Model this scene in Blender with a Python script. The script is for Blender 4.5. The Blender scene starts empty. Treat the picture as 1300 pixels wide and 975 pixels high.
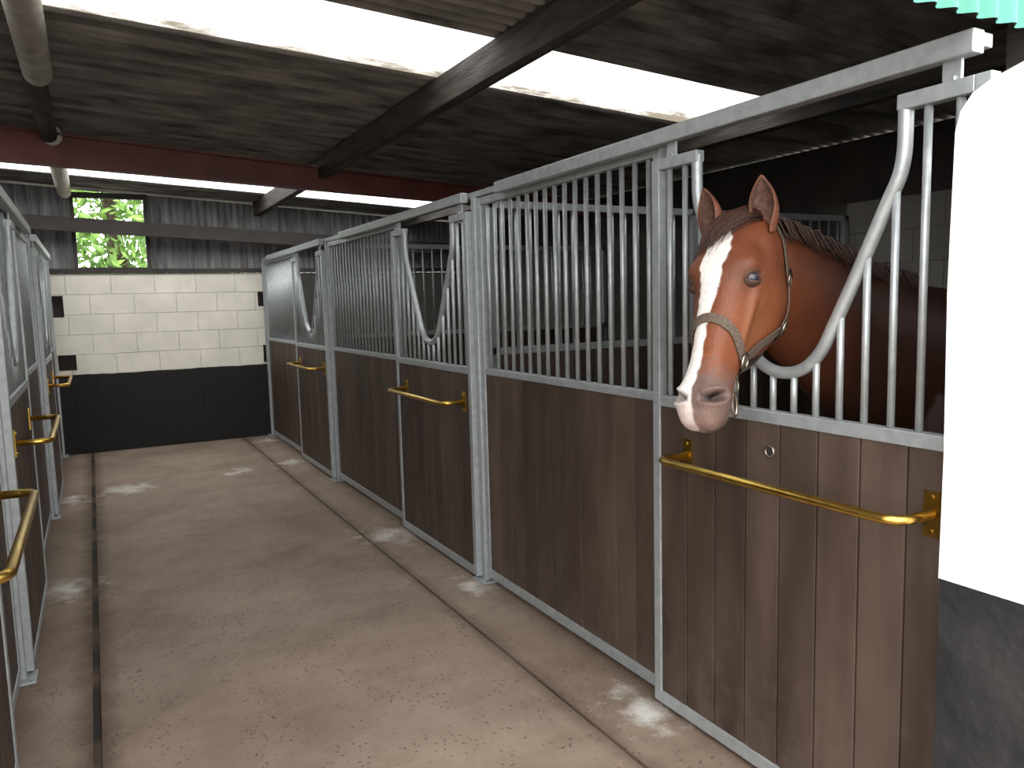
import bpy, math, random
import numpy as np
from mathutils import Vector, Matrix, noise as mnoise
from mathutils.bvhtree import BVHTree
random.seed(3)
scene = bpy.context.scene
V = Vector
try:
    scene.view_settings.view_transform = 'Standard'
    scene.view_settings.look = 'None'
    scene.view_settings.exposure = 0.0
except Exception as e:
    print(e)

# ------------------------------------------------------------ materials
def nodes_of(name):
    m = bpy.data.materials.new(name); m.use_nodes = True
    nt = m.node_tree
    return m, nt, nt.nodes['Principled BSDF'], nt.nodes['Material Output']

def N(nt, typ, **kw):
    n = nt.nodes.new(typ)
    for k, v in kw.items(): setattr(n, k, v)
    return n

def rgba(c): return (c[0], c[1], c[2], 1)

def make_mat(name, c1, c2=None, scale=6, detail=5, rough=.7, metal=0, bump=0, bscale=60,
             stretch=(1,1,1), island=0, lo=.35, hi=.65, bdist=.01, spec=.5, lowdirt=None):
    m, nt, b, o = nodes_of(name)
    b.inputs['Roughness'].default_value = rough
    b.inputs['Metallic'].default_value = metal
    b.inputs['Specular IOR Level'].default_value = spec
    if c2 is None: c2 = tuple(x*.8 for x in c1)
    tc = N(nt, 'ShaderNodeTexCoord'); mp = N(nt, 'ShaderNodeMapping')
    mp.inputs['Scale'].default_value = stretch
    nt.links.new(tc.outputs['Object'], mp.inputs['Vector'])
    nz = N(nt, 'ShaderNodeTexNoise'); nz.inputs['Scale'].default_value = scale; nz.inputs['Detail'].default_value = detail
    nt.links.new(mp.outputs[0], nz.inputs['Vector'])
    cr = N(nt, 'ShaderNodeValToRGB')
    cr.color_ramp.elements[0].position = lo; cr.color_ramp.elements[1].position = hi
    cr.color_ramp.elements[0].color = rgba(c1); cr.color_ramp.elements[1].color = rgba(c2)
    nt.links.new(nz.outputs['Fac'], cr.inputs[0])
    out = cr.outputs[0]
    if island:
        g = N(nt, 'ShaderNodeNewGeometry')
        mr = N(nt, 'ShaderNodeMapRange'); mr.inputs['To Min'].default_value = 1-island; mr.inputs['To Max'].default_value = 1+island
        nt.links.new(g.outputs['Random Per Island'], mr.inputs['Value'])
        hs = N(nt, 'ShaderNodeHueSaturation')
        nt.links.new(mr.outputs[0], hs.inputs['Value']); nt.links.new(out, hs.inputs['Color'])
        out = hs.outputs[0]
    if lowdirt:
        sp = N(nt, 'ShaderNodeSeparateXYZ'); nt.links.new(tc.outputs['Object'], sp.inputs[0])
        nd = N(nt, 'ShaderNodeTexNoise'); nd.inputs['Scale'].default_value=14; nd.inputs['Detail'].default_value=9; nt.links.new(tc.outputs['Object'], nd.inputs['Vector'])
        ma = N(nt, 'ShaderNodeMath', operation='MULTIPLY_ADD'); ma.inputs[1].default_value=-1.6; nt.links.new(nd.outputs['Fac'], ma.inputs[0]); nt.links.new(sp.outputs['Z'], ma.inputs[2])
        mr2 = N(nt, 'ShaderNodeMapRange'); mr2.inputs['From Min'].default_value=-1.0; mr2.inputs['From Max'].default_value=-.45; mr2.inputs['To Min'].default_value=.35; mr2.inputs['To Max'].default_value=0
        nt.links.new(ma.outputs[0], mr2.inputs[0])
        mi = N(nt, 'ShaderNodeMix', data_type='RGBA'); nt.links.new(mr2.outputs[0], mi.inputs[0]); nt.links.new(out, mi.inputs[6]); mi.inputs[7].default_value=rgba(lowdirt)
        out = mi.outputs[2]
    nt.links.new(out, b.inputs['Base Color'])
    if bump:
        n2 = N(nt, 'ShaderNodeTexNoise'); n2.inputs['Scale'].default_value = bscale; n2.inputs['Detail'].default_value = 4
        nt.links.new(mp.outputs[0], n2.inputs['Vector'])
        bp = N(nt, 'ShaderNodeBump'); bp.inputs['Strength'].default_value = bump; bp.inputs['Distance'].default_value = bdist
        nt.links.new(n2.outputs['Fac'], bp.inputs['Height']); nt.links.new(bp.outputs[0], b.inputs['Normal'])
    return m

M_galv = make_mat('galvanised_steel', (.32,.345,.355), (.40,.425,.435), scale=26, rough=.45, metal=.5, bump=.1, bscale=120, bdist=.002)
M_board = make_mat('composite_board', (.040,.026,.019), (.074,.050,.038), scale=7, detail=8, rough=.6, stretch=(1,1,.25), island=.28, bump=.25, bscale=90, bdist=.003, spec=.3, lowdirt=(.11,.085,.068))
M_brass = make_mat('brass', (.62,.42,.10), (.45,.28,.06), scale=14, rough=.28, metal=1)
M_black = make_mat('black_paint', (.014,.014,.015), (.030,.029,.029), scale=5, rough=.75, bump=.6, bscale=30, spec=.25)
M_gut = make_mat('gutter_dirt', (.015,.010,.007), (.09,.06,.04), scale=2.5, rough=.9, lo=.42, hi=.6)
M_plaster = make_mat('white_plaster', (.86,.85,.83), (.91,.90,.88), scale=9, rough=.85, bump=.35, bscale=22, bdist=.010)
M_roof = make_mat('corrugated_roof_sheet', (.068,.062,.056), (.29,.275,.255), scale=2.4, detail=12, rough=.75, stretch=(1,3.0,1), bump=.2, bscale=40, lo=.34, hi=.70)
M_grey = make_mat('corrugated_wall_sheet', (.10,.10,.10), (.24,.245,.245), scale=3, rough=.6, stretch=(6,1,.6))
M_timber = make_mat('dark_timber', (.013,.011,.009), (.060,.048,.040), scale=4, detail=9, rough=.8, stretch=(6,.8,6), bump=.5, bscale=20)
M_pale = make_mat('pale_pole', (.36,.33,.28), (.55,.52,.46), scale=6, rough=.8, bump=.3, bscale=25)
M_red = make_mat('red_oxide_steel', (.10,.022,.017), (.15,.038,.03), scale=4, rough=.55)
M_darkbeam = make_mat('dark_steel', (.022,.017,.016), (.04,.03,.027), scale=4, rough=.7)
M_stallwall = make_mat('dim_stall_blockwork', (.04,.037,.033), (.08,.074,.065), scale=3, detail=9, rough=.9)  # stall walls kept dark: interior gloom put into the colour
M_green = make_mat('green_sheet', (.035,.20,.145), (.05,.26,.19), scale=4, rough=.5)
M_strap = make_mat('brown_webbing', (.055,.038,.026), (.11,.082,.058), scale=160, rough=.8, bump=.5, bscale=500, bdist=.001)
M_steel = make_mat('tarnished_steel', (.42,.38,.32), (.25,.22,.18), scale=30, rough=.35, metal=1)
M_hair = make_mat('dark_mane_hair', (.024,.009,.006), (.065,.022,.012), scale=40, rough=.5)
M_leaf = make_mat('leaf', (.08,.20,.03), (.25,.42,.09), scale=3, rough=.6, island=.35)
M_bark = make_mat('bark', (.06,.04,.03), (.12,.09,.06), scale=9, rough=.9)
M_ground = make_mat('gravel_ground', (.25,.24,.22), (.36,.34,.31), scale=3, rough=.95)
M_eye = make_mat('eye', (.012,.010,.014), (.03,.028,.04), scale=30, rough=.05)
M_lid = make_mat('eyelid_skin', (.045,.022,.015), (.07,.036,.026), scale=60, rough=.6)

# skylight: translucent sheet, dirt gathers towards one lap
M_sky, nt, b, o = nodes_of('translucent_sheet')
nt.nodes.remove(b)
tr = N(nt, 'ShaderNodeBsdfTranslucent'); df = N(nt, 'ShaderNodeBsdfDiffuse'); mx = N(nt, 'ShaderNodeMixShader')
tc = N(nt, 'ShaderNodeTexCoord'); nz = N(nt, 'ShaderNodeTexNoise'); nz.inputs['Scale'].default_value = 4; nz.inputs['Detail'].default_value = 12; nz.inputs['Roughness'].default_value=.75
mp = N(nt, 'ShaderNodeMapping'); mp.inputs['Scale'].default_value=(.6,2.2,1)
nt.links.new(tc.outputs['Object'], mp.inputs[0]); nt.links.new(mp.outputs[0], nz.inputs['Vector'])
sp = N(nt, 'ShaderNodeSeparateXYZ'); nt.links.new(tc.outputs['Object'], sp.inputs[0])
e1 = N(nt, 'ShaderNodeMapRange'); e1.inputs['From Min'].default_value=3.75; e1.inputs['From Max'].default_value=4.30; e1.inputs['To Min'].default_value=0; e1.inputs['To Max'].default_value=-.42
nt.links.new(sp.outputs['Y'], e1.inputs[0])
e2 = N(nt, 'ShaderNodeMath', operation='LESS_THAN'); e2.inputs[1].default_value=4.5; nt.links.new(sp.outputs['Y'], e2.inputs[0])
e3 = N(nt, 'ShaderNodeMath', operation='MULTIPLY_ADD'); nt.links.new(e1.outputs[0], e3.inputs[0]); nt.links.new(e2.outputs[0], e3.inputs[1]); nt.links.new(nz.outputs['Fac'], e3.inputs[2])
cr = N(nt, 'ShaderNodeValToRGB'); cr.color_ramp.elements[0].color = (.11,.095,.075,1); cr.color_ramp.elements[1].color = (.82,.83,.83,1)
cr.color_ramp.elements[0].position = .08; cr.color_ramp.elements[1].position = .50
nt.links.new(e3.outputs[0], cr.inputs[0]); nt.links.new(cr.outputs[0], tr.inputs['Color']); df.inputs['Color'].default_value = (.5,.48,.44,1)
mx.inputs[0].default_value = .12
nt.links.new(tr.outputs[0], mx.inputs[1]); nt.links.new(df.outputs[0], mx.inputs[2]); nt.links.new(mx.outputs[0], o.inputs['Surface'])

def block_mat(name, border, axis='X', cr_white=(.80,.76,.67)):
    m, nt, b, o = nodes_of(name)
    b.inputs['Roughness'].default_value = .8; b.inputs['Specular IOR Level'].default_value = .25
    tc = N(nt, 'ShaderNodeTexCoord'); sp = N(nt, 'ShaderNodeSeparateXYZ'); cb = N(nt, 'ShaderNodeCombineXYZ')
    nt.links.new(tc.outputs['Object'], sp.inputs[0])
    nt.links.new(sp.outputs[axis], cb.inputs['X']); nt.links.new(sp.outputs['Z'], cb.inputs['Y'])
    br = N(nt, 'ShaderNodeTexBrick')
    br.inputs['Scale'].default_value = 1; br.inputs['Brick Width'].default_value = .45; br.inputs['Row Height'].default_value = .225
    br.inputs['Mortar Size'].default_value = .005; br.inputs['Mortar Smooth'].default_value = .9
    br.inputs['Color1'].default_value = rgba(cr_white); br.inputs['Color2'].default_value = rgba(tuple(x*.95 for x in cr_white))
    br.inputs['Mortar'].default_value = rgba(tuple(x*.88 for x in cr_white))
    nt.links.new(cb.outputs[0], br.inputs['Vector'])
    nz = N(nt, 'ShaderNodeTexNoise'); nz.inputs['Scale'].default_value = 3; nz.inputs['Detail'].default_value = 10; nz.inputs['Roughness'].default_value=.65
    nt.links.new(tc.outputs['Object'], nz.inputs['Vector'])
    mg = N(nt, 'ShaderNodeMapRange'); mg.inputs['From Min'].default_value=.35; mg.inputs['From Max'].default_value=.7; mg.inputs['To Min'].default_value=.82; mg.inputs['To Max'].default_value=1.0
    nt.links.new(nz.outputs['Fac'], mg.inputs[0])
    hs = N(nt, 'ShaderNodeHueSaturation'); nt.links.new(mg.outputs[0], hs.inputs['Value']); nt.links.new(br.outputs['Color'], hs.inputs['Color'])
    ad = N(nt, 'ShaderNodeMath', operation='MULTIPLY_ADD'); ad.inputs[1].default_value=.05; nt.links.new(nz.outputs['Fac'], ad.inputs[0]); nt.links.new(sp.outputs['Z'], ad.inputs[2])
    gt = N(nt, 'ShaderNodeMath', operation='GREATER_THAN'); gt.inputs[1].default_value = border+.025; nt.links.new(ad.outputs[0], gt.inputs[0])
    mxc = N(nt, 'ShaderNodeMix', data_type='RGBA')
    nt.links.new(gt.outputs[0], mxc.inputs[0]); mxc.inputs[6].default_value = (.016,.0155,.0155,1); nt.links.new(hs.outputs[0], mxc.inputs[7])
    nt.links.new(mxc.outputs[2], b.inputs['Base Color'])
    bp = N(nt, 'ShaderNodeBump'); bp.inputs['Strength'].default_value=.7; bp.inputs['Distance'].default_value=.014
    inv = N(nt, 'ShaderNodeMath', operation='MULTIPLY_ADD'); inv.inputs[1].default_value=-1; nt.links.new(br.outputs['Fac'], inv.inputs[0]); nt.links.new(nz.outputs['Fac'], inv.inputs[2])
    nt.links.new(inv.outputs[0], bp.inputs['Height']); nt.links.new(bp.outputs[0], b.inputs['Normal'])
    return m
M_wall = block_mat('painted_blockwork', .90)
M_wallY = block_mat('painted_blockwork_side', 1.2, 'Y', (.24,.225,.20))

# floor
M_floor, nt, b, o = nodes_of('concrete_floor')
b.inputs['Roughness'].default_value = .75; b.inputs['Specular IOR Level'].default_value = .3
tc = N(nt, 'ShaderNodeTexCoord')
n1 = N(nt, 'ShaderNodeTexNoise'); n1.inputs['Scale'].default_value = 1.3; n1.inputs['Detail'].default_value = 14; n1.inputs['Roughness'].default_value=.72
nt.links.new(tc.outputs['Object'], n1.inputs['Vector'])
c1 = N(nt, 'ShaderNodeValToRGB'); c1.color_ramp.elements[0].position=.3; c1.color_ramp.elements[1].position=.72
c1.color_ramp.elements[0].color=(.165,.115,.085,1); c1.color_ramp.elements[1].color=(.34,.268,.21,1)
nt.links.new(n1.outputs['Fac'], c1.inputs[0])
vo = N(nt, 'ShaderNodeTexVoronoi'); vo.inputs['Scale'].default_value=38; nt.links.new(tc.outputs['Object'], vo.inputs['Vector'])
vr = N(nt, 'ShaderNodeMapRange'); vr.inputs['From Min'].default_value=.12; vr.inputs['From Max'].default_value=.28; vr.inputs['To Min'].default_value=1; vr.inputs['To Max'].default_value=0
nt.links.new(vo.outputs['Distance'], vr.inputs[0])
n3 = N(nt, 'ShaderNodeTexNoise'); n3.inputs['Scale'].default_value=5; nt.links.new(tc.outputs['Object'], n3.inputs['Vector'])
n3r = N(nt, 'ShaderNodeMapRange'); n3r.inputs['From Min'].default_value=.40; n3r.inputs['From Max'].default_value=.55; nt.links.new(n3.outputs['Fac'], n3r.inputs[0])
mm = N(nt, 'ShaderNodeMath', operation='MULTIPLY'); nt.links.new(vr.outputs[0], mm.inputs[0]); nt.links.new(n3r.outputs[0], mm.inputs[1])
mm2 = N(nt, 'ShaderNodeMath', operation='MULTIPLY'); mm2.inputs[1].default_value=.8; nt.links.new(mm.outputs[0], mm2.inputs[0])
mxa = N(nt, 'ShaderNodeMix', data_type='RGBA'); nt.links.new(mm2.outputs[0], mxa.inputs[0]); nt.links.new(c1.outputs[0], mxa.inputs[6]); mxa.inputs[7].default_value=(.07,.05,.038,1)
last = mxa.outputs[2]
n4 = N(nt, 'ShaderNodeTexNoise'); n4.inputs['Scale'].default_value=7; n4.inputs['Detail'].default_value=10; n4.inputs['Roughness'].default_value=.65; nt.links.new(tc.outputs['Object'], n4.inputs['Vector'])
for (x,y,r) in [(1.80,2.28,.22),(1.74,5.05,.30),(1.82,3.85,.2),(.18,7.7,.3),(-.27,5.1,.26),(1.72,8.05,.25),(-.25,7.5,.25),(1.2,7.9,.2),(1.8,9.6,.25)]:
    vd = N(nt, 'ShaderNodeVectorMath', operation='DISTANCE'); vd.inputs[1].default_value=(x,y,0); nt.links.new(tc.outputs['Object'], vd.inputs[0])
    a = N(nt, 'ShaderNodeMath', operation='MULTIPLY_ADD'); a.inputs[1].default_value=.9; nt.links.new(n4.outputs['Fac'], a.inputs[0]); nt.links.new(vd.outputs['Value'], a.inputs[2])
    rr = N(nt, 'ShaderNodeMapRange'); rr.inputs['From Min'].default_value=.32+r*.3; rr.inputs['From Max'].default_value=.40+r; rr.inputs['To Min'].default_value=.95; rr.inputs['To Max'].default_value=0
    nt.links.new(a.outputs[0], rr.inputs[0])
    mi = N(nt, 'ShaderNodeMix', data_type='RGBA'); nt.links.new(rr.outputs[0], mi.inputs[0]); nt.links.new(last, mi.inputs[6]); mi.inputs[7].default_value=(.60,.58,.54,1)
    last = mi.outputs[2]
sp = N(nt, 'ShaderNodeSeparateXYZ'); nt.links.new(tc.outputs['Object'], sp.inputs[0])
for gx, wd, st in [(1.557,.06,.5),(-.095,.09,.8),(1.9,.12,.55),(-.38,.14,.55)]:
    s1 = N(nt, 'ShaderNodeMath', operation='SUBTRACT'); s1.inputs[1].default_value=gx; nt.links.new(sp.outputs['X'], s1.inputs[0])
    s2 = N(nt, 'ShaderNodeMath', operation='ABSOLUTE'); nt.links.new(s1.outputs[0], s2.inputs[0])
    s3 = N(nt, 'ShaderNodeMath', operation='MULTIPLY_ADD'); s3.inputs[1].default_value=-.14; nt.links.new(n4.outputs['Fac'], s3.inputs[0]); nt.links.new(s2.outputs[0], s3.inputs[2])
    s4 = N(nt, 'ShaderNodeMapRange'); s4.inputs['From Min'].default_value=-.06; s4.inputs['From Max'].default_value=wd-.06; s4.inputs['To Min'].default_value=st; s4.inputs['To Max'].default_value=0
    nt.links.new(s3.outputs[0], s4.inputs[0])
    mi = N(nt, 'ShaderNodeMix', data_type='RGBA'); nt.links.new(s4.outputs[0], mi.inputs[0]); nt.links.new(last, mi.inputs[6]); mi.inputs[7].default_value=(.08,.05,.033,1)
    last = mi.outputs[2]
nt.links.new(last, b.inputs['Base Color'])
bp = N(nt, 'ShaderNodeBump'); bp.inputs['Strength'].default_value=.4; bp.inputs['Distance'].default_value=.006
n5 = N(nt, 'ShaderNodeTexNoise'); n5.inputs['Scale'].default_value=45; n5.inputs['Detail'].default_value=6; nt.links.new(tc.outputs['Object'], n5.inputs['Vector'])
nt.links.new(n5.outputs['Fac'], bp.inputs['Height']); nt.links.new(bp.outputs[0], b.inputs['Normal'])

# coat (vertex coloured)
M_coat, nt, b, o = nodes_of('horse_coat')
at = N(nt, 'ShaderNodeAttribute'); at.attribute_name = 'Col'
tc = N(nt, 'ShaderNodeTexCoord'); nz = N(nt, 'ShaderNodeTexNoise'); nz.inputs['Scale'].default_value=150; nz.inputs['Detail'].default_value=8; nz.inputs['Roughness'].default_value=.7
mp = N(nt, 'ShaderNodeMapping'); mp.inputs['Scale'].default_value=(1,1,.35); nt.links.new(tc.outputs['Object'], mp.inputs[0])
nt.links.new(mp.outputs[0], nz.inputs['Vector'])
mr = N(nt, 'ShaderNodeMapRange'); mr.inputs['From Min'].default_value=.25; mr.inputs['From Max'].default_value=.75; mr.inputs['To Min'].default_value=.72; mr.inputs['To Max'].default_value=1.28; nt.links.new(nz.outputs['Fac'], mr.inputs[0])
hs = N(nt, 'ShaderNodeHueSaturation'); nt.links.new(at.outputs['Color'], hs.inputs['Color']); nt.links.new(mr.outputs[0], hs.inputs['Value'])
nt.links.new(hs.outputs[0], b.inputs['Base Color'])
b.inputs['Roughness'].default_value=.5; b.inputs['Specular IOR Level'].default_value=.3
bp = N(nt, 'ShaderNodeBump'); bp.inputs['Strength'].default_value=.35; bp.inputs['Distance'].default_value=.002
nt.links.new(nz.outputs['Fac'], bp.inputs['Height']); nt.links.new(bp.outputs[0], b.inputs['Normal'])

# ------------------------------------------------------------ mesh builder
class MB:
    def __init__(s): s.v=[]; s.f=[]; s.m=[]; s.s=[]
    def add(s, vs, fs, m=0, smooth=False):
        o=len(s.v); s.v += [tuple(x) for x in vs]
        for f in fs: s.f.append([i+o for i in f]); s.m.append(m); s.s.append(smooth)
    def box(s, a, b, m=0):
        x0,x1=sorted((a[0],b[0])); y0,y1=sorted((a[1],b[1])); z0,z1=sorted((a[2],b[2]))
        s.add([(x0,y0,z0),(x1,y0,z0),(x1,y1,z0),(x0,y1,z0),(x0,y0,z1),(x1,y0,z1),(x1,y1,z1),(x0,y1,z1)],
              [(0,3,2,1),(4,5,6,7),(0,1,5,4),(1,2,6,5),(2,3,7,6),(3,0,4,7)], m)
    def hexa(s, pts, m=0):
        s.add(pts,[(0,3,2,1),(4,5,6,7),(0,1,5,4),(1,2,6,5),(2,3,7,6),(3,0,4,7)], m)
    def tube(s, pts, r, n=12, m=0, closed=False):
        pts=[V(p) for p in pts]; k=len(pts)
        rs = r if isinstance(r,(list,tuple)) else [r]*k
        T=[]
        for i in range(k):
            if closed: t=pts[(i+1)%k]-pts[i-1]
            else: t=pts[min(i+1,k-1)]-pts[max(i-1,0)]
            T.append(t.normalized())
        ref = V((0,0,1)) if abs(T[0].z)<.9 else V((1,0,0))
        nrm = (ref - T[0]*ref.dot(T[0])).normalized()
        vs=[]
        for i in range(k):
            nrm = (nrm - T[i]*nrm.dot(T[i])).normalized()
            bn = T[i].cross(nrm)
            for j in range(n):
                a=2*math.pi*j/n
                vs.append(pts[i]+(nrm*math.cos(a)+bn*math.sin(a))*rs[i])
        fs=[]
        for i in range(k if closed else k-1):
            i2=(i+1)%k
            for j in range(n):
                j2=(j+1)%n
                fs.append((i*n+j,i*n+j2,i2*n+j2,i2*n+j))
        s.add(vs,fs,m,True)
        if not closed:
            o=len(s.v)-k*n
            s.f.append([o+j for j in range(n)][::-1]); s.m.append(m); s.s.append(False)
            s.f.append([o+(k-1)*n+j for j in range(n)]); s.m.append(m); s.s.append(False)
    def build(s, name, mats, parent=None, bevel=0):
        me=bpy.data.meshes.new(name); me.from_pydata(s.v,[],s.f); me.update()
        for mt in (mats if isinstance(mats,(list,tuple)) else [mats]): me.materials.append(mt)
        me.polygons.foreach_set('material_index', s.m)
        me.polygons.foreach_set('use_smooth', s.s)
        ob=bpy.data.objects.new(name,me); scene.collection.objects.link(ob)
        if parent: ob.parent=parent
        if bevel:
            md=ob.modifiers.new('bevel','BEVEL'); md.width=bevel; md.segments=2; md.limit_method='ANGLE'; md.angle_limit=math.radians(50)
        return ob

def empty(name):
    e=bpy.data.objects.new(name,None); scene.collection.objects.link(e); e.empty_display_size=.2
    return e

def catmull(pts, n=6, closed=False):
    pts=[V(p) for p in pts]; out=[]; k=len(pts)
    for i in range(k if closed else k-1):
        if closed: p0,p1,p2,p3=pts[i-1],pts[i],pts[(i+1)%k],pts[(i+2)%k]
        else: p0,p1,p2,p3=pts[max(i-1,0)],pts[i],pts[i+1],pts[min(i+2,k-1)]
        for j in range(n):
            t=j/n
            out.append(.5*((2*p1)+(p2-p0)*t+(2*p0-5*p1+4*p2-p3)*t*t+(3*p1-p0-3*p2+p3)*t**3))
    if not closed: out.append(pts[-1])
    return out

# ------------------------------------------------------------ shell
XR, XL = 1.92, -.40
ROOF = lambda x: 3.0-.055*x
mb=MB()
for x0,x1 in [(-3.6,-.110),(-.080,1.55),(1.566,5.1)]:
    mb.box((x0,-4,-.12),(x1,10.15,0))
for x0,x1 in [(-.110,-.080),(1.55,1.566)]:
    mb.box((x0,-4,-.12),(x1,10.15,-.010),1)
mb.build('floor',[M_floor,M_gut])
mb=MB(); mb.box((-40,-40,-.3),(40,60,-.125)); mb.build('ground',[M_ground])

holes=[(-.50,-.26,1.55,1.79),(-.36,-.18,.95,1.13),(1.83,1.96,1.62,1.80),(1.86,1.98,.92,1.14)]
xs=sorted(set([-3.6,2.0,5.1]+[h[0] for h in holes]+[h[1] for h in holes]))
zs=sorted(set([0,2.03]+[h[2] for h in holes]+[h[3] for h in holes]))
mb=MB()
for i in range(len(xs)-1):
    for j in range(len(zs)-1):
        cx=(xs[i]+xs[i+1])/2; cz=(zs[j]+zs[j+1])/2
        if any(h[0]<cx<h[1] and h[2]<cz<h[3] for h in holes): continue
        mb.box((xs[i],9.95,zs[j]),(xs[i+1],10.1,zs[j+1]),2 if cx>2 else 0)
mb.box((-3.6,10.1,0),(5.1,10.16,2.03),1)
mb.build('wall_back',[M_wall,M_darkbeam,M_stallwall])
mb=MB(); mb.box((4.95,1.1,0),(5.1,3.9,2.25)); mb.box((4.95,3.9,0),(5.1,9.95,2.25),2); mb.box((4.97,1.1,2.25),(5.05,9.95,2.70),1); mb.build('wall_right',[M_wallY,M_darkbeam,M_stallwall])
mb=MB(); mb.box((-3.6,1.1,0),(-3.45,9.95,3.16)); mb.build('wall_left',[M_wallY])
mb=MB(); mb.box((-3.6,.95,0),(-.45,1.1,3.0)); mb.build('wall_front_left',[M_plaster])
mb=MB(); mb.box((2.1,.95,0),(5.1,1.1,2.09)); mb.build('wall_front_right',[M_plaster])

# entrance stub wall: the near door slides behind its front leaf
mb=MB()
def slab(prof,x0,x1,m):
    k=len(prof)
    mb.add([(x0,y,z) for y,z in prof]+[(x1,y,z) for y,z in prof],[tuple(range(k))[::-1], tuple(range(k,2*k))]+[(i,(i+1)%k,(i+1)%k+k,i+k) for i in range(k)],m)
slab([(-2.5,.89),(1.132,.89),(1.129,1.2),(1.134,1.6),(1.128,1.965),(1.117,2.01),(1.09,2.045),(1.05,2.065),(.98,2.085),(.6,2.105),(-2.5,2.135)],1.80,1.848,0)
slab([(-2.5,.89),(1.05,.89),(1.05,2.06),(.98,2.085),(.6,2.105),(-2.5,2.135)],1.848,2.10,0)
mb.box((1.803,-2.5,0),(1.848,1.130,.89),1); mb.box((1.848,-2.5,0),(2.097,1.05,.89),1)
mb.build('wall_entrance',[M_plaster,M_black])

def corr(mb, u0,u1,v0,v1,fn,period=.09,amp=.014,m=0,seg=8):
    n=max(2,int((v1-v0)/period*seg)); vs=[]; fs=[]
    for i in range(n+1):
        v=v0+(v1-v0)*i/n; d=amp*math.sin(2*math.pi*v/period)
        vs.append(fn(u0,v,d)); vs.append(fn(u1,v,d))
    for i in range(n): fs.append((2*i,2*i+1,2*i+3,2*i+2))
    mb.add(vs,fs,m,True)
rf=lambda x,y,d:(x,y,ROOF(x)+d)
SK=[(3.49,4.27,-3.0,3.74),(7.5,9.22,-3.0,3.70),(5.0,6.2,-3.0,-.8)]  # far strip widened and unseen left panel added to brighten the aisle
mb=MB()
ycuts=[1.05,3.49,4.27,5.0,6.2,7.5,9.22,10.3]
for ya,yb in zip(ycuts[:-1],ycuts[1:]):
    hit=[q for q in SK if q[0]<(ya+yb)/2<q[1]]
    if hit: corr(mb,-3.7,hit[0][2],ya,yb,rf); corr(mb,hit[0][3],5.2,ya,yb,rf)
    else: corr(mb,-3.7,5.2,ya,yb,rf)
mb.build('ceiling',[M_roof])
for q in SK:
    mb=MB(); corr(mb,q[2]-.02,q[3]+.02,q[0]-.02,q[1]+.02,lambda x,y,d:(x,y,ROOF(x)+d+.004)); mb.build('skylight_or_fill_panel',[M_sky])
def along(name,x0,x1,depth,mat,y0=1.27,y1=9.9):
    mb=MB(); z=ROOF((x0+x1)/2)-.016; mb.box((x0,y0,z-depth),(x1,y1,z)); return mb.build(name,[mat],bevel=.006)
along('roof_purlin',1.83,1.91,.17,M_timber)
along('roof_purlin',3.72,3.80,.17,M_timber)
along('roof_purlin',-2.0,-1.92,.17,M_timber)
mb=MB(); x=-.16; z=ROOF(x)-.09
mb.tube([(x,1.15,z),(x,5.1,z)],.075,20,0); mb.tube([(x-.02,5.1,z),(x-.02,6.8,z)],.06,20,1); mb.tube([(x,6.8,z),(x,9.9,z)],.07,20,0)
mb.build('roof_pole',[M_pale,M_timber])
def ibeam(name,y,zt,zb,mat,x0=-3.45,x1=4.95,fl=.05):
    mb=MB()
    def bar(ya,yb,fa,fb):
        mb.hexa([(x0,ya,fa(x0)),(x1,ya,fa(x1)),(x1,yb,fa(x1)),(x0,yb,fa(x0)),(x0,ya,fb(x0)),(x1,ya,fb(x1)),(x1,yb,fb(x1)),(x0,yb,fb(x0))])
    bar(y-.006,y+.006,zb,zt)
    bar(y-fl,y+fl,zb,lambda x:zb(x)+.016); bar(y-fl,y+fl,lambda x:zt(x)-.016,zt)
    return mb.build(name,[mat])
ibeam('steel_crossbeam',6.85,lambda x:2.93-.067*x,lambda x:2.69-.046*x,M_red)
mb=MB(); zb=lambda x:2.47-.05*x
mb.hexa([(-3.45,9.7,zb(-3.45)),(4.95,9.7,zb(4.95)),(4.95,9.8,zb(4.95)),(-3.45,9.8,zb(-3.45)),(-3.45,9.7,zb(-3.45)+.15),(4.95,9.7,zb(4.95)+.15),(4.95,9.8,zb(4.95)+.15),(-3.45,9.8,zb(-3.45)+.15)])
mb.build('rear_crossbeam',[M_darkbeam])
mb=MB()
def panel(x0,x1,z0,z1):
    corr(mb,z0,z1,x0,x1,lambda z,x,d:(x,10.05+d,min(z,ROOF(x)-.03)),period=.076,amp=.01)
panel(-3.6,-.12,2.035,3.3); panel(.66,5.1,2.035,3.3)
mb.build('gable_cladding',[M_grey])
mb=MB(); mb.box((-3.45,9.92,2.035),(4.95,10.02,2.085)); mb.build('trim_1',[M_darkbeam])
mb=MB()
mb.box((-.12,9.95,2.09),(-.08,10.02,2.93)); mb.box((.62,9.95,2.09),(.66,10.02,2.93)); mb.box((-.08,9.95,2.87),(.62,10.02,2.93)); mb.box((-.08,9.95,2.09),(.62,10.02,2.10))
mb.build('window_1',[M_darkbeam])
mb=MB()
corr(mb,0,1,1.50,5.1,lambda t,x,d:(x,1.10+d,(2.22 if t<.5 else ROOF(x)-.05)),period=.076,amp=.012); mb.build('green_fascia_sheet',[M_green])
mb=MB(); mb.box((2.12,1.13,2.12),(4.9,1.2,2.3)); mb.build('wall_plate_timber',[M_timber])
mb=MB()
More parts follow.
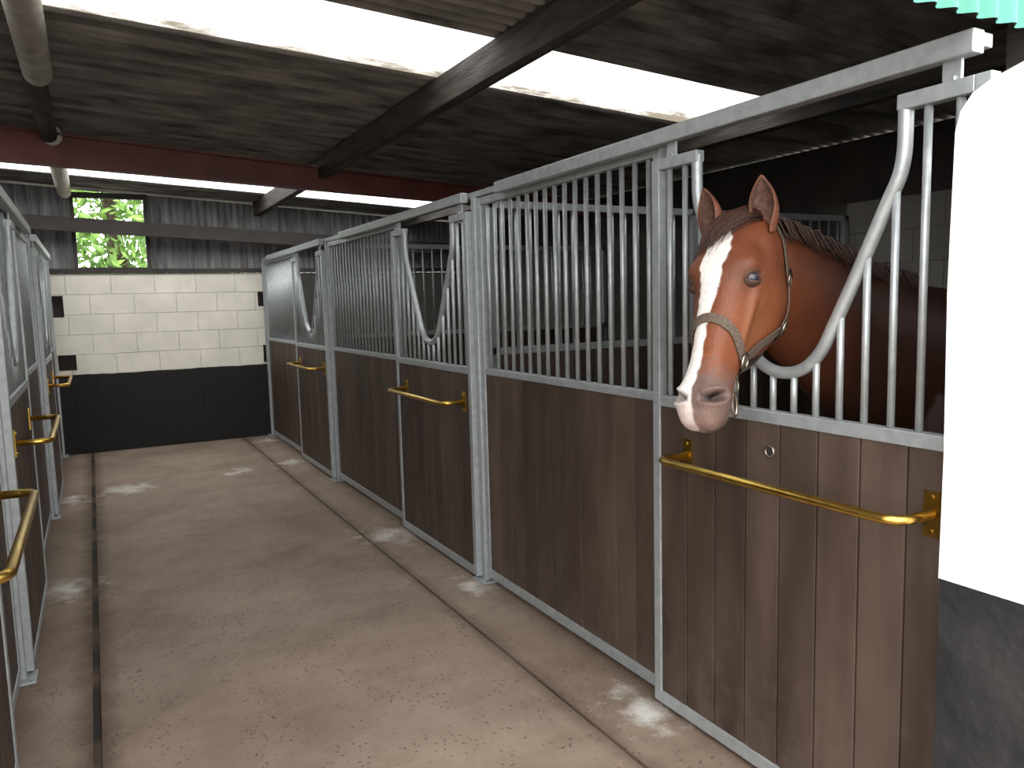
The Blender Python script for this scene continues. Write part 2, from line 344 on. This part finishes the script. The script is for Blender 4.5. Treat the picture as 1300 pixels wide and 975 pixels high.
for i in range(9000):
    c=V((random.gauss(.4,1.3),random.uniform(12.2,14.2),random.uniform(.9,5.4)))
    s=random.uniform(.05,.12); a=V((random.gauss(0,1),random.gauss(0,1),random.gauss(0,1))).normalized(); b_=a.orthogonal().normalized()
    mb.add([c-a*s,c+b_*s*.45,c+a*s,c-b_*s*.45],[(0,1,2,3)],0)
t=empty('leafy_tree'); mb.build('foliage',[M_leaf],t)
mb=MB(); mb.tube([(.4,13.2,-.12),(.45,13.2,2),(.3,13.3,4)],[.2,.15,.06],10); mb.build('trunk',[M_bark],t)

# ------------------------------------------------------------ stall fronts
def boards(mb,xp,y0,y1,z0,z1,w=.14):
    n=max(1,round((y1-y0)/w)); w=(y1-y0)/n
    for i in range(n):
        mb.box((xp-.014,y0+i*w+.003,z0),(xp+.014,y0+(i+1)*w-.003,z1))
    mb.box((xp-.004,y0,z0),(xp+.004,y1,z1),1)
def fixed_panel(xp,out,y0,y1):
    p=empty('stall_front_panel')
    fr=MB(); t=.019
    for ya in (y0,y1-.038): fr.box((xp-t,ya,.03),(xp+t,ya+.038,2.165))
    fr.box((xp-t,y0+.038,1.20),(xp+t,y1-.038,1.235)); fr.box((xp-t,y0+.038,2.125),(xp+t,y1-.038,2.165)); fr.box((xp-t,y0+.038,.03),(xp+t,y1-.038,.08))
    fr.build('frame',[M_galv],p,bevel=.003)
    bd=MB(); boards(bd,xp,y0+.038,y1-.038,.08,1.20); bd.build('boards',[M_board,M_black],p,bevel=.002)
    br=MB(); n=round((y1-y0)/.085)
    for i in range(1,n):
        y=y0+(y1-y0)*i/n; br.tube([(xp,y,1.235),(xp,y,2.125)],.0105,10)
    br.build('bars',[M_galv],p)
VP=[(.39,2.09),(.39,2.03),(.388,1.955),(.375,1.895),(.34,1.825),(.255,1.65),(.183,1.51),(.145,1.44),(.10,1.39),(.05,1.365),(0,1.358)]
def vz(d):
    d=abs(d)
    if d>=.39: return 2.07
    for (a,za),(b,zb) in zip(VP[:-1],VP[1:]):
        if b<=d<=a: return zb+(za-zb)*(d-b)/max(a-b,1e-6)
    return 1.358
def stall_door(xp,out,y0,y1,latch=False):
    p=empty('stall_door'); xd=xp+out*.046; yc=(y0+y1)/2
    fr=MB(); t=.019
    for ya in (y0,y1-.04): fr.box((xd-t,ya,.02),(xd+t,ya+.04,2.10))
    fr.box((xd-t,y0+.04,1.195),(xd+t,y1-.04,1.235)); fr.box((xd-t,y0+.04,.02),(xd+t,y1-.04,.07))
    fr.box((xd-t,y0+.04,2.06),(xd+t,yc-.375,2.10)); fr.box((xd-t,yc+.375,2.06),(xd+t,y1-.04,2.10))
    for ya in (y0+.08,y1-.12):
        fr.box((xd-.005,ya,2.10),(xd+.005,ya+.05,2.165)); fr.box((xd-.016,ya+.01,2.098),(xd+.016,ya+.04,2.112))
    fr.build('frame',[M_galv],p,bevel=.003)
    bd=MB(); boards(bd,xd,y0+.04,y1-.04,.07,1.195); bd.build('boards',[M_board,M_black],p,bevel=.002)
    br=MB(); n=round((y1-y0)/.082)
    for i in range(1,n):
        y=y0+(y1-y0)*i/n; d=y-yc
        if abs(abs(d)-.39)<.02: continue
        br.tube([(xd,y,1.235),(xd,y,vz(d))],.0105,10)
    br.build('bars',[M_galv],p)
    tb=MB(); pts=[(xd,yc-d,z) for d,z in VP]+[(xd,yc+d,z) for d,z in VP[::-1][1:]]
    tb.tube(catmull(pts,5),.019,16); tb.build('swan_neck_tube',[M_galv],p)
    tk=MB(); tx=xp+out*.052
    tk.box((tx-.022,y0+.04,2.15),(tx+.022,y1+1.25,2.205))
    tk.build('sliding_track',[M_galv],p,bevel=.004)
    bm=MB(); z=1.03; ya=yc-.505; yb=yc+.42; xf=xd+out*.155; xs_=xd+out*.02; r=.04
    pts=[(xs_,ya,z),(xf-out*r,ya,z),(xf-out*.012,ya+.012,z),(xf,ya+r,z),(xf,yb-r,z),(xf-out*.012,yb-.012,z),(xf-out*r,yb,z),(xs_,yb,z)]
    bm.tube(pts,.0135,14)
    for yy in (ya,yb):
        bm.box((xd+out*.0145,yy-.022,z-.06),(xd+out*.021,yy+.022,z+.06))
        for dz in (-.045,.045): bm.tube([(xd+out*.02,yy,z+dz),(xd+out*.026,yy,z+dz)],.006,8)
    bm.build('brass_blanket_rail',[M_brass],p)
    if latch:
        l=MB(); yy=1.735; zz=1.105; ring=[(xd+out*.015,yy+.017*math.cos(a),zz+.017*math.sin(a)) for a in [i*math.pi/8 for i in range(16)]]
        l.tube(ring,.004,8,closed=True); l.tube([(xd+out*.014,yy,zz),(xd+out*.017,yy,zz)],.009,14,1); l.build('latch_hole',[M_steel,M_black],p)

posts=[3.895,6.945,9.88]
for xp in (XR,XL):
    for y in posts+([1.16] if xp==XL else []):
        if y<2: continue
        fr=MB()
        fr.box((xp-.035,y-.022,0),(xp+.035,y+.022,2.17)); fr.box((xp-.075,y-.075 if y<9.8 else y-.065,0),(xp+.075,y+.065,.01))
        for dx in (-.055,.055):
            for dy in (-.05,.05): fr.tube([(xp+dx,y+dy,.01),(xp+dx,y+dy,.022)],.008,8)
        fr.build('steel_post',[M_galv],None,bevel=.003)
    fr=MB(); fr.box((xp-.02,1.13,2.172),(xp+.02,9.9,2.205)); fr.build('header_rail',[M_galv],None,bevel=.003)
stall_door(XR,-1,1.08,2.31,True); fixed_panel(XR,-1,2.32,3.87)
stall_door(XR,-1,3.92,5.14); fixed_panel(XR,-1,5.15,6.92)
stall_door(XR,-1,6.97,8.17); fixed_panel(XR,-1,8.18,9.84)
fixed_panel(XL,1,1.12,1.84); stall_door(XL,1,1.86,3.07); fixed_panel(XL,1,3.08,3.87)
stall_door(XL,1,3.92,5.14); fixed_panel(XL,1,5.15,6.92)
stall_door(XL,1,6.97,8.17); fixed_panel(XL,1,8.18,9.84)
def partition(y,x0,x1):
    p=empty('stall_partition'); fr=MB()
    fr.box((x0,y-.018,2.12),(x1,y+.018,2.16)); fr.box((x0,y-.018,1.3),(x1,y+.018,1.34)); fr.box((x0,y-.018,.02),(x1,y+.018,.07))
    for xa in (x0,(x0+x1)/2,x1-.04): fr.box((xa,y-.018,.0),(xa+.04,y+.018,2.16))
    fr.build('frame',[M_galv],p)
    bd=MB(); n=int((x1-x0)/.14); w=(x1-x0)/n
    for i in range(n): bd.box((x0+i*w+.002,y-.014,.07),(x0+(i+1)*w-.002,y+.014,1.3))
    bd.build('boards',[M_board],p)
    br=MB(); n=round((x1-x0)/.095)
    for i in range(1,n): br.tube([(x0+(x1-x0)*i/n,y,1.34),(x0+(x1-x0)*i/n,y,2.12)],.0095,8)
    br.build('bars',[M_galv],p)
for y in (3.895,6.945):
    partition(y,XR+.04,4.94); partition(y,-3.44,XL-.04)

# ------------------------------------------------------------ horse
P0=V((1.79,1.80,1.845)); Mz=V((1.47,1.635,1.235))
FS,SS=1.17,1.20
a=math.radians(19); h=V((-math.cos(a),-math.sin(a),0))
L=(Mz-P0).normalized()
for _ in range(5):
    F=(h-L*h.dot(L)).normalized(); L=(Mz+F*.062-P0).normalized()
F=(h-L*h.dot(L)).normalized(); S=F.cross(L).normalized()
HL=(Mz+F*.062-P0).length
K=HL/.70
def H(u,f,s): return P0+L*u*K+F*f*FS+S*s*SS

def loft(mb, rings):
    n=len(rings[0]); vs=[p for r in rings for p in r]; fs=[]
    for i in range(len(rings)-1):
        for j in range(n):
            j2=(j+1)%n; fs.append((i*n+j,i*n+j2,(i+1)*n+j2,(i+1)*n+j))
    fs.append(tuple(range(n))[::-1]); fs.append(tuple((len(rings)-1)*n+j for j in range(n)))
    mb.add(vs,fs,0,True)
hb=MB()
secs=[(-.03,-.01,-.16,.055,.0),(.0,.014,-.19,.075,.0),(.05,.034,-.215,.088,.08),(.10,.048,-.236,.094,.14),(.16,.054,-.254,.098,.2),(.22,.052,-.268,.097,.22),(.27,.043,-.268,.090,.18),
      (.33,.032,-.240,.078,.1),(.39,.022,-.190,.067,.05),(.45,.013,-.145,.058,.0),(.51,.007,-.122,.054,-.02),(.56,.004,-.118,.058,-.02),(.60,.002,-.120,.062,.0),
      (.64,-.004,-.120,.061,.0),(.67,-.014,-.112,.054,0),(.69,-.028,-.100,.044,0),(.70,-.044,-.084,.026,0)]
rings=[]
def interp(u):
    for a_,b_ in zip(secs[:-1],secs[1:]):
        if a_[0]<=u<=b_[0]:
            t=(u-a_[0])/(b_[0]-a_[0]); return [a_[i]+(b_[i]-a_[i])*t for i in range(5)]
    return list(secs[-1])
for sct in secs:
    u,ft,fb,w,k=sct; mid=(ft+fb)/2; hf=(ft-fb)/2; r=[]
    for j in range(32):
        th=2*math.pi*j/32; c,s_=math.cos(th),math.sin(th); e=2/2.4
        cf=math.copysign(abs(c)**e,c); sf=math.copysign(abs(s_)**e,s_)
        ww=w*(1+k*cf*.9)*(1-.25*max(0,-cf)**2)
        r.append(H(u,mid+hf*cf,ww*sf))
    rings.append(r)
loft(hb,rings)
tr_=[((1.83,1.83,1.755),.085,.068),((1.91,1.85,1.70),.150,.085),((2.02,1.86,1.63),.195,.098),((2.17,1.868,1.55),.225,.112),((2.35,1.876,1.455),.26,.135),((2.52,1.88,1.375),.31,.18),((2.70,1.89,1.295),.345,.235),
     ((2.9,1.895,1.255),.36,.265),((3.2,1.9,1.235),.345,.29),((3.55,1.9,1.23),.325,.295),((3.85,1.9,1.26),.325,.30),((4.08,1.9,1.28),.30,.28),((4.28,1.9,1.28),.22,.20),((4.38,1.9,1.29),.11,.11)]
rings=[]
for i,(c,ru,rs) in enumerate(tr_):
    c=V(c); t=(V(tr_[min(i+1,len(tr_)-1)][0])-V(tr_[max(i-1,0)][0])).normalized()
    up=(V((0,0,1))-t*t.z).normalized(); sd=t.cross(up)
    r=[]
    for j in range(32):
        th=2*math.pi*j/32; cu=math.cos(th)
        wf = rs*(1-.30*max(0,cu)**2*(1 if i<8 else .3))
        r.append(c+up*ru*cu+sd*wf*math.sin(th))
    rings.append(r)
loft(hb,rings)
for sy in (-.16,.16):
    y=1.895+sy
    hb.tube([(2.72,y*1.0,1.22),(2.70,y,1.0),(2.72,y,.82),(2.72,y,.56),(2.72,y,.48),(2.72,y,.22),(2.71,y,.15),(2.67,y,.08),(2.66,y,.0)],[.12,.13,.085,.056,.05,.034,.044,.042,.062],16)
    hb.tube([(4.05,y,1.28),(4.02,y,1.0),(4.12,y,.78),(4.26,y,.58),(4.24,y,.48),(4.22,y,.22),(4.21,y,.15),(4.17,y,.08),(4.16,y,0)],[.18,.17,.10,.065,.055,.038,.046,.044,.062],16)
hobj=hb.build('tmp_horse',[M_coat])
rm=hobj.modifiers.new('r','REMESH'); rm.mode='VOXEL'; rm.voxel_size=.005; rm.use_smooth_shade=True
sm=hobj.modifiers.new('s','SMOOTH'); sm.factor=.5; sm.iterations=16
dg=bpy.context.evaluated_depsgraph_get()
me=bpy.data.meshes.new_from_object(hobj.evaluated_get(dg))
bpy.data.objects.remove(hobj)
nv=len(me.vertices)
co=np.empty(nv*3); me.vertices.foreach_get('co',co); co=co.reshape(-1,3)
nr=np.empty(nv*3,dtype=np.float32); me.vertices.foreach_get('normal',nr); nr=nr.reshape(-1,3).astype(float)
Ln,Fn,Sn,Pn=[np.array(x) for x in (L,F,S,P0)]
def hc(co):
    d=co-Pn; return d@Ln/K, d@Fn/FS, d@Sn/SS
u,f,s=hc(co)
head=(u>-.05)&(u<.75)&(np.abs(s)<.2)&(f>-.3)
disp=np.zeros(nv)
EU,EF=.245,.002
NU,NF=.622,-.022
def nos(u,f):
    dx=(u-NU)*.80+(f-NF)*.6; dy=(f-NF)*.80-(u-NU)*.6
    return dx,dy
for sg in (1,-1):
    ss=s*sg
    side=head&(ss>0.0)
    g=lambda cu,cf,ru,rf_,amp:np.where(side,amp*np.exp(-((u-cu)**2)/(2*ru*ru)-((f-cf)**2)/(2*rf_*rf_)),0)
    disp+=g(EU-.030,.024,.030,.017,.018)
    disp+=g(EU+.035,-.008,.03,.02,-.007)
    disp+=g(.135,.0,.03,.02,-.010)
    disp+=g(.22,-.17,.06,.05,.014)
    disp+=g(.345,-.10,.045,.03,-.012)
    disp+=g(.47,-.03,.05,.02,-.004)
    t=np.clip((u-.26)/.17,0,1); fl=-.025-.035*t
    disp+=np.where(side&(u>.22)&(u<.50),.010*np.exp(-((f-fl)**2)/(2*.009**2))*np.exp(-((u-.35)**2)/(2*.07**2)),0)
    disp+=g(NU-.005,NF-.01,.026,.024,.011)
    dx,dy=nos(u,f)
    disp+=np.where(side&(ss>.015),-.036*np.exp(-(dx/.021)**2-(dy/.010)**2),0)
    disp+=np.where(side&(ss>.015),.005*np.exp(-((np.sqrt((dx/1.8)**2+dy**2)-.018)/.005)**2),0)
    disp+=np.where(side&(u>.575)&(u<.70),-.008*np.exp(-((f+.088)/.0045)**2)*np.clip((u-.575)/.02,0,1),0)
disp+=np.where(head,-.008*np.exp(-((f+.082)/.005)**2)*np.clip((u-.675)/.01,0,1),0)
disp+=np.where(head,.008*np.exp(-((u-.650)/.022)**2-((f+.115)/.02)**2),0)
co=co+nr*disp[:,None]
me.vertices.foreach_set('co',co.reshape(-1)); me.update()
near=head|(co[:,0]<2.6)
nn=np.zeros(nv); n2=np.zeros(nv)
for i in np.nonzero(near)[0]:
    c=V(co[i]); nn[i]=mnoise.noise(c*14); n2[i]=mnoise.noise(c*40)
col=np.empty((nv,4)); col[:]=(.150,.043,.017,1)
col[:,:3]*=(1+.22*nn)[:,None]
def mixc(mask,c):
    m=np.clip(mask,0,1)[:,None]; col[:,:3]=col[:,:3]*(1-m)+np.array(c)*m
u,f,s=hc(co)
z=co[:,2]; x=co[:,0]
mixc(np.clip((x-1.92)/.40,0,1)*.94,(.024,.009,.006))  # light falloff into the stall put into the coat colour
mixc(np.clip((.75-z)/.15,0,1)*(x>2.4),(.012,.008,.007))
hm=head.astype(float)
mixc(hm*np.clip((f+.01)/.05,0,1)*.5*(u<.5),(.085,.025,.012))
mixc(hm*np.exp(-((u-.36)/.10)**2-((f+.08)/.06)**2)*.6,(.25,.098,.044))
mixc(hm*np.exp(-((u-.12)/.06)**2-((f+.03)/.05)**2)*.35,(.07,.021,.010))
for sg in (1,-1):
    mixc(hm*(s*sg>0)*np.exp(-((u-EU)/.036)**2-((f-EF)/.026)**2)*.75,(.045,.022,.015))
mixc(hm*np.clip((u-.50)/.09+n2*.4,0,1)*.85,(.105,.075,.065))
mixc(hm*np.clip((u-.665)/.03+n2*.6,0,1)*.6,(.24,.15,.13))
bu=np.array([0,.085,.12,.17,.24,.32,.40,.48,.56,.62,.70]); bwv=np.array([0,.012,.028,.036,.033,.024,.019,.022,.029,.034,.036]); bo=np.array([0,.0,-.002,-.004,-.007,-.012,-.016,-.021,-.029,-.036,-.038])
bw=np.interp(u,bu,bwv); off=np.interp(u,bu,bo)
front=np.clip((f-np.interp(u,[0,.3,.5,.62,.7],[-.0,-.02,-.05,-.07,-.1]))/.008,0,1)
bl=np.clip((bw-np.abs(s-off)+.006*n2+.004*nn)/.004,0,1)*front*hm*(u>.085)
mixc(bl,(.64,.60,.57))
mixc(bl*np.clip((u-.61)/.06+n2*.6,0,1)*.6,(.48,.35,.32))
for sg in (1,-1):
    dx,dy=nos(u,f)
    mixc(hm*(s*sg>.010)*np.exp(-(dx/.019)**2-(dy/.0095)**2)*1.5,(.008,.006,.006))
mixc(hm*(u>.585)*np.exp(-((f+.086)/.006)**2)*.85,(.02,.013,.012))
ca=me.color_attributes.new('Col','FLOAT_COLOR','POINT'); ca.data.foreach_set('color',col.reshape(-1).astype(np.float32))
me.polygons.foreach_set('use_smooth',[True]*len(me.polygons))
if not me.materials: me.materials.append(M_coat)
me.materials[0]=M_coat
horse=empty('horse')
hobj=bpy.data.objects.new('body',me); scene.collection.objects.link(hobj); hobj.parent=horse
bvh=BVHTree.FromPolygons([V(c) for c in co],[tuple(p.vertices) for p in me.polygons])
def surf(u,thd,off=0.0,fc=None):
    if fc is None:
        q=interp(max(-.03,min(.7,u))); fc=(q[1]+q[2])/2 if u>.3 else -.08
    th=math.radians(thd); d=F*math.cos(th)+S*math.sin(th); O=H(u,fc,0)
    hit,n_,_,_=bvh.ray_cast(O+d*.45,-d,.6)
    if hit is None: return O+d*.1,d
    return hit+n_*off,n_
def side_pt(u,f,sg,off=0):
    O=H(u,f,0)+S*sg*.4; hit,n_,_,_=bvh.ray_cast(O,-S*sg,.6)
    if hit is None: return H(u,f,sg*.08),S*sg
    return hit+n_*off,n_

# eyes
for sg in (1,-1):
    p,n_=side_pt(EU,EF,sg)
    nrm=(S*sg*.85+F*.42).normalized()
    hax=(L*.50+F*.85); hax=(hax-nrm*hax.dot(nrm)).normalized()
    upv=hax.cross(nrm).normalized()
    if upv.dot(L)>0: upv=-upv
    R=.024; c=p-nrm*.014
    e=MB(); rg=[]
    for i in range(1,16):
        ph=math.pi*i/16; rg.append([c+nrm*R*math.cos(ph)+(hax*math.cos(t_)+upv*math.sin(t_))*R*math.sin(ph) for t_ in [2*math.pi*j/24 for j in range(24)]])
    loft(e,rg); e.build('eye',[M_eye],horse)
    lid=MB()
    for a0,a1,rr in ((30,118,1.17),(-118,-36,1.12)):
        vs=[];fs=[];na,nb=8,18
        for i in range(na+1):
            for j in range(nb+1):
                bb=math.radians(-86+172*j/nb)
                k=abs(j/nb*2-1)**2.2
                if a0>0: lo_=a0*(1-k); hi_=a1
                else: lo_=a0; hi_=a1*(1-k)
                aa=math.radians(lo_+(hi_-lo_)*i/na)
                vs.append(c+(hax*math.sin(bb)*1.20+(nrm*math.cos(aa)+upv*math.sin(aa))*math.cos(bb))*R*rr)
        for i in range(na):
            for j in range(nb): q=i*(nb+1)+j; fs.append((q,q+1,q+nb+2,q+nb+1))
        lid.add(vs,fs,0,True)
    lo=lid.build('eyelids',[M_lid],horse); sd_=lo.modifiers.new('s','SOLIDIFY'); sd_.thickness=.0035; sd_.offset=0

# ears
M_ear=make_mat('ear_coat',(.10,.032,.014),(.15,.05,.022),scale=60,rough=.6)
M_earin=make_mat('ear_inner',(.06,.028,.020),(.12,.058,.038),scale=60,rough=.9)
for sg in (1,-1):
    base=H(.045,-.012,sg*.070)
    E=(V((-.10,.06,1))+S*sg*.06).normalized()
    O=(h*1.0+S*sg*.25); O=(O-E*O.dot(E)).normalized(); W=E.cross(O)
    nvv,nph=14,16; length=.150
    prof_=[(-.15,.72),(0,.84),(.15,.97),(.35,1.0),(.55,.88),(.72,.66),(.86,.38),(.95,.17),(1.0,.03)]
    def pr(v):
        for a_,b_ in zip(prof_[:-1],prof_[1:]):
            if a_[0]<=v<=b_[0]: t=(v-a_[0])/(b_[0]-a_[0]); return a_[1]+(b_[1]-a_[1])*t
        return .03
    for nm,rs_,mt in (('ear',1.0,M_ear),('ear_inner',.86,M_earin)):
        eb=MB(); vs=[];fs=[]
        for i in range(nvv+1):
            v=-.15+1.15*i/nvv; r=.044*pr(v)*rs_; amax=math.radians(150-62*max(0,v)) if nm=='ear' else math.radians(142-60*max(0,v))
            for j in range(nph+1):
                ph=-amax+2*amax*j/nph
                vs.append(base+E*length*v*(1 if nm=='ear' else .97)+(-O)*r*math.cos(ph)*.75+W*r*math.sin(ph)+O*(.012*v*v))
        for i in range(nvv):
            for j in range(nph): q=i*(nph+1)+j; fs.append((q,q+1,q+nph+2,q+nph+1))
        eb.add(vs,fs,0,True); eo=eb.build(nm,[mt],horse)
        sd_=eo.modifiers.new('s','SOLIDIFY'); sd_.thickness=.004; sd_.offset=0
        ss_=eo.modifiers.new('ss','SUBSURF'); ss_.levels=1; ss_.render_levels=1

# hair
def strand(mb,pts,r0):
    k=len(pts); mb.tube(pts,[r0*(1-.85*(i/(k-1))**1.5) for i in range(k)],4)
hm_=MB()
for i in range(900):
    th0=random.uniform(-42,42); u0=random.uniform(-.03,.035); th1=th0*.6+random.uniform(-20,6)-12; ln=random.uniform(.07,.18)*(1-abs(th0)/110)
    lift=random.uniform(.3,1.3); pts=[]
    for j in range(8):
        t_=j/7; p,n_=surf(u0+ln*t_,th0+(th1-th0)*t_+random.uniform(-1,1),.003+.014*math.sin(math.pi*t_)*lift)
        pts.append(p)
    strand(hm_,pts,.0022)
hm_.build('forelock',[M_hair],horse)
mn=MB()
cpts=[]
for xx in np.linspace(1.80,2.72,60):
    yy=float(np.interp(xx,[1.8,2.0,2.4,2.8],[1.825,1.855,1.875,1.89]))
    hit,n_,_,_=bvh.ray_cast(V((xx,yy,2.6)),V((0,0,-1)),2)
    if hit: cpts.append(hit)
for i in range(1100):
    k=random.randrange(len(cpts)-1); p=cpts[k].lerp(cpts[k+1],random.random())+V((0,random.uniform(-.03,.012),-.004))
    ln=random.uniform(.08,.15); pts=[]; sd=-1 if random.random()<.22 else 1
    for j in range(6):
        t_=j/5; q=p+V((.05*t_+random.uniform(-.003,.003),sd*.10*t_**.8*(1 if sd>0 else .6),.034*math.sin(math.pi*min(1,t_*1.4))-ln*t_**1.5*(1 if sd>0 else .45)))
        loc,nn_,_,dd=bvh.find_nearest(q)
        if loc and (q-loc).dot(nn_)<.005: q=loc+nn_*.005
        pts.append(q)
    strand(mn,pts,.003)
mn.build('mane',[M_hair],horse)
tl=MB()
for i in range(160):
    a_=random.uniform(0,6.28); r_=random.uniform(0,.035); ex=random.uniform(.55,.75)
    tl.tube([(4.36+r_*math.cos(a_)*.4,1.9+r_*math.sin(a_),1.40),(4.46+r_*math.cos(a_),1.9+r_*math.sin(a_)*1.3,1.25),(4.47+r_*math.cos(a_)*2,1.9+r_*math.sin(a_)*2,.95),(4.46+r_*math.cos(a_),1.9+r_*math.sin(a_)*1.5,ex)],[.006,.007,.007,.002],5)
tl.build('tail',[M_hair],horse)

# halter
def ribbon(mb,pts,nrms,w,th=.0035,closed=False):
    k=len(pts); vs=[];fs=[]
    for i in range(k):
        a_=pts[i-1] if (closed or i>0) else pts[i]; b_=pts[(i+1)%k] if (closed or i<k-1) else pts[i]
        t_=(b_-a_).normalized(); n_=(nrms[i]-t_*nrms[i].dot(t_)).normalized(); bn=t_.cross(n_)
        for sx,sz in ((-1,0),(1,0),(1,1),(-1,1)): vs.append(pts[i]+bn*sx*w/2+n_*sz*th)
    for i in range(k if closed else k-1):
        i2=(i+1)%k
        for j in range(4):
            j2=(j+1)%4; fs.append((i*4+j,i*4+j2,i2*4+j2,i2*4+j))
    if not closed: fs+=[(3,2,1,0),tuple((k-1)*4+j for j in range(4))]
    mb.add(vs,fs,0,False)
def smooth_list(ps,it=2,closed=False):
    for _ in range(it):
        q=list(ps)
        for i in range(len(ps)):
            if not closed and i in (0,len(ps)-1): continue
            q[i]=(ps[i-1]+ps[i]*2+ps[(i+1)%len(ps)])/4
        ps=q
    return ps
hal=MB(); W_=.028
pts=[];ns=[]
for i in range(72):
    th=i*5-180; uu=.390+.075*min(1,abs(th)/95)**1.3
    p,n_=surf(uu,th,.004); pts.append(p); ns.append(n_)
pts=smooth_list(pts,3,True); ns=[n.normalized() for n in smooth_list(ns,4,True)]
ribbon(hal,pts,ns,W_,closed=True)
def strap_side(sg,path,w=W_):
    pp=[];nn_=[]
    for (ua,fa),(ub,fb) in zip(path[:-1],path[1:]):
        for j in range(10):
            t_=j/10; p,n_=side_pt(ua+(ub-ua)*t_,fa+(fb-fa)*t_,sg,.005); pp.append(p); nn_.append(n_)
    p,n_=side_pt(*path[-1],sg,.005); pp.append(p); nn_.append(n_)
    pp=smooth_list(pp,3); nn_=[n.normalized() for n in smooth_list(nn_,5)]
    ribbon(hal,pp,nn_,w)
RA=(.466,-.085); RB=(.265,-.200)
st=MB()
for sg in (1,-1):
    strap_side(sg,[RA,RB]); strap_side(sg,[RB,(.15,-.150),(.04,-.085)])
    for (uu,ff),rr in ((RA,.024),(RB,.022)):
        p,n_=side_pt(uu,ff,sg,.010); t1=n_.orthogonal().normalized(); t2=n_.cross(t1)
        st.tube([p+(t1*math.cos(q)+t2*math.sin(q))*rr for q in [i*math.pi/10 for i in range(20)]],.0042,8,closed=True)
    p,n_=side_pt(.14,-.143,sg,.010); t1=L; t2=n_.cross(t1).normalized()
    st.tube([p+t1*.022+t2*.02,p+t1*.022-t2*.02,p-t1*.022-t2*.02,p-t1*.022+t2*.02],.0035,8,closed=True)
pa,na_=side_pt(.04,-.085,1,.004); pb,nb_=side_pt(.04,-.085,-1,.004)
pp=[pa];nn_=[na_]
for th in range(80,-81,-10):
    O=H(.02,-.08,0); d=(F*math.cos(math.radians(th))*.55-L*math.cos(math.radians(th))*.84+S*math.sin(math.radians(th))).normalized()
    hit,n_,_,_=bvh.ray_cast(O+d*.4,-d,.5)
    if hit: pp.append(hit+n_*.005); nn_.append(n_)
pp.append(pb);nn_.append(nb_)
pp=smooth_list(pp,4); nn_=[n.normalized() for n in smooth_list(nn_,5)]
ribbon(hal,pp,nn_,W_)
pp=[];nn_=[]
for i in range(21):
    th=100+160*i/20; p,n_=surf(.265,th,.005,fc=-.16); pp.append(p); nn_.append(n_)
pp=smooth_list(pp,3); nn_=[n.normalized() for n in smooth_list(nn_,3)]
ribbon(hal,pp,nn_,.025)
p1,n1_=surf(.470,180,.006); p2,n2_=surf(.265,180,.006,fc=-.12)
ribbon(hal,[p1.lerp(p2,t/8)-F*.025*math.sin(math.pi*t/8) for t in range(9)],[-F]*9,.025)
hal.build('halter_straps',[M_strap],horse)
c=p1-F*.030+V((0,0,-.015))
st.tube([c+(L*math.cos(q)+F*math.sin(q))*.024 for q in [i*math.pi/10 for i in range(20)]],.004,8,closed=True)
c2=c+V((0,0,-.058))
st.tube([c2+V((0,0,1))*.034*math.cos(q)+F*.016*math.sin(q) for q in [i*math.pi/10 for i in range(20)]],.006,8,closed=True)
st.build('halter_rings',[M_steel],horse)

# ------------------------------------------------------------ light
w=bpy.data.worlds.new('overcast_sky'); scene.world=w; w.use_nodes=True
bg=w.node_tree.nodes['Background']; bg.inputs['Color'].default_value=(.98,.975,.96,1); bg.inputs['Strength'].default_value=6.4

# ------------------------------------------------------------ camera
f_=980.0
dY=V((-535,91,-f_)).normalized(); cz=(-535*-.026+91)/f_
dZ=V((-.026,1,cz)).normalized(); dX=dY.cross(dZ).normalized()
right=V((dX.x,dY.x,dZ.x)); up=V((dX.y,dY.y,dZ.y)); back=V((dX.z,dY.z,dZ.z))
cam=bpy.data.cameras.new('camera'); cam.sensor_width=36; cam.lens=36*f_/1300; cam.clip_start=.05; cam.clip_end=200
co_=bpy.data.objects.new('camera',cam); scene.collection.objects.link(co_)
co_.matrix_world=Matrix(((right.x,up.x,back.x,0),(right.y,up.y,back.y,0),(right.z,up.z,back.z,1.6),(0,0,0,1)))
scene.camera=co_
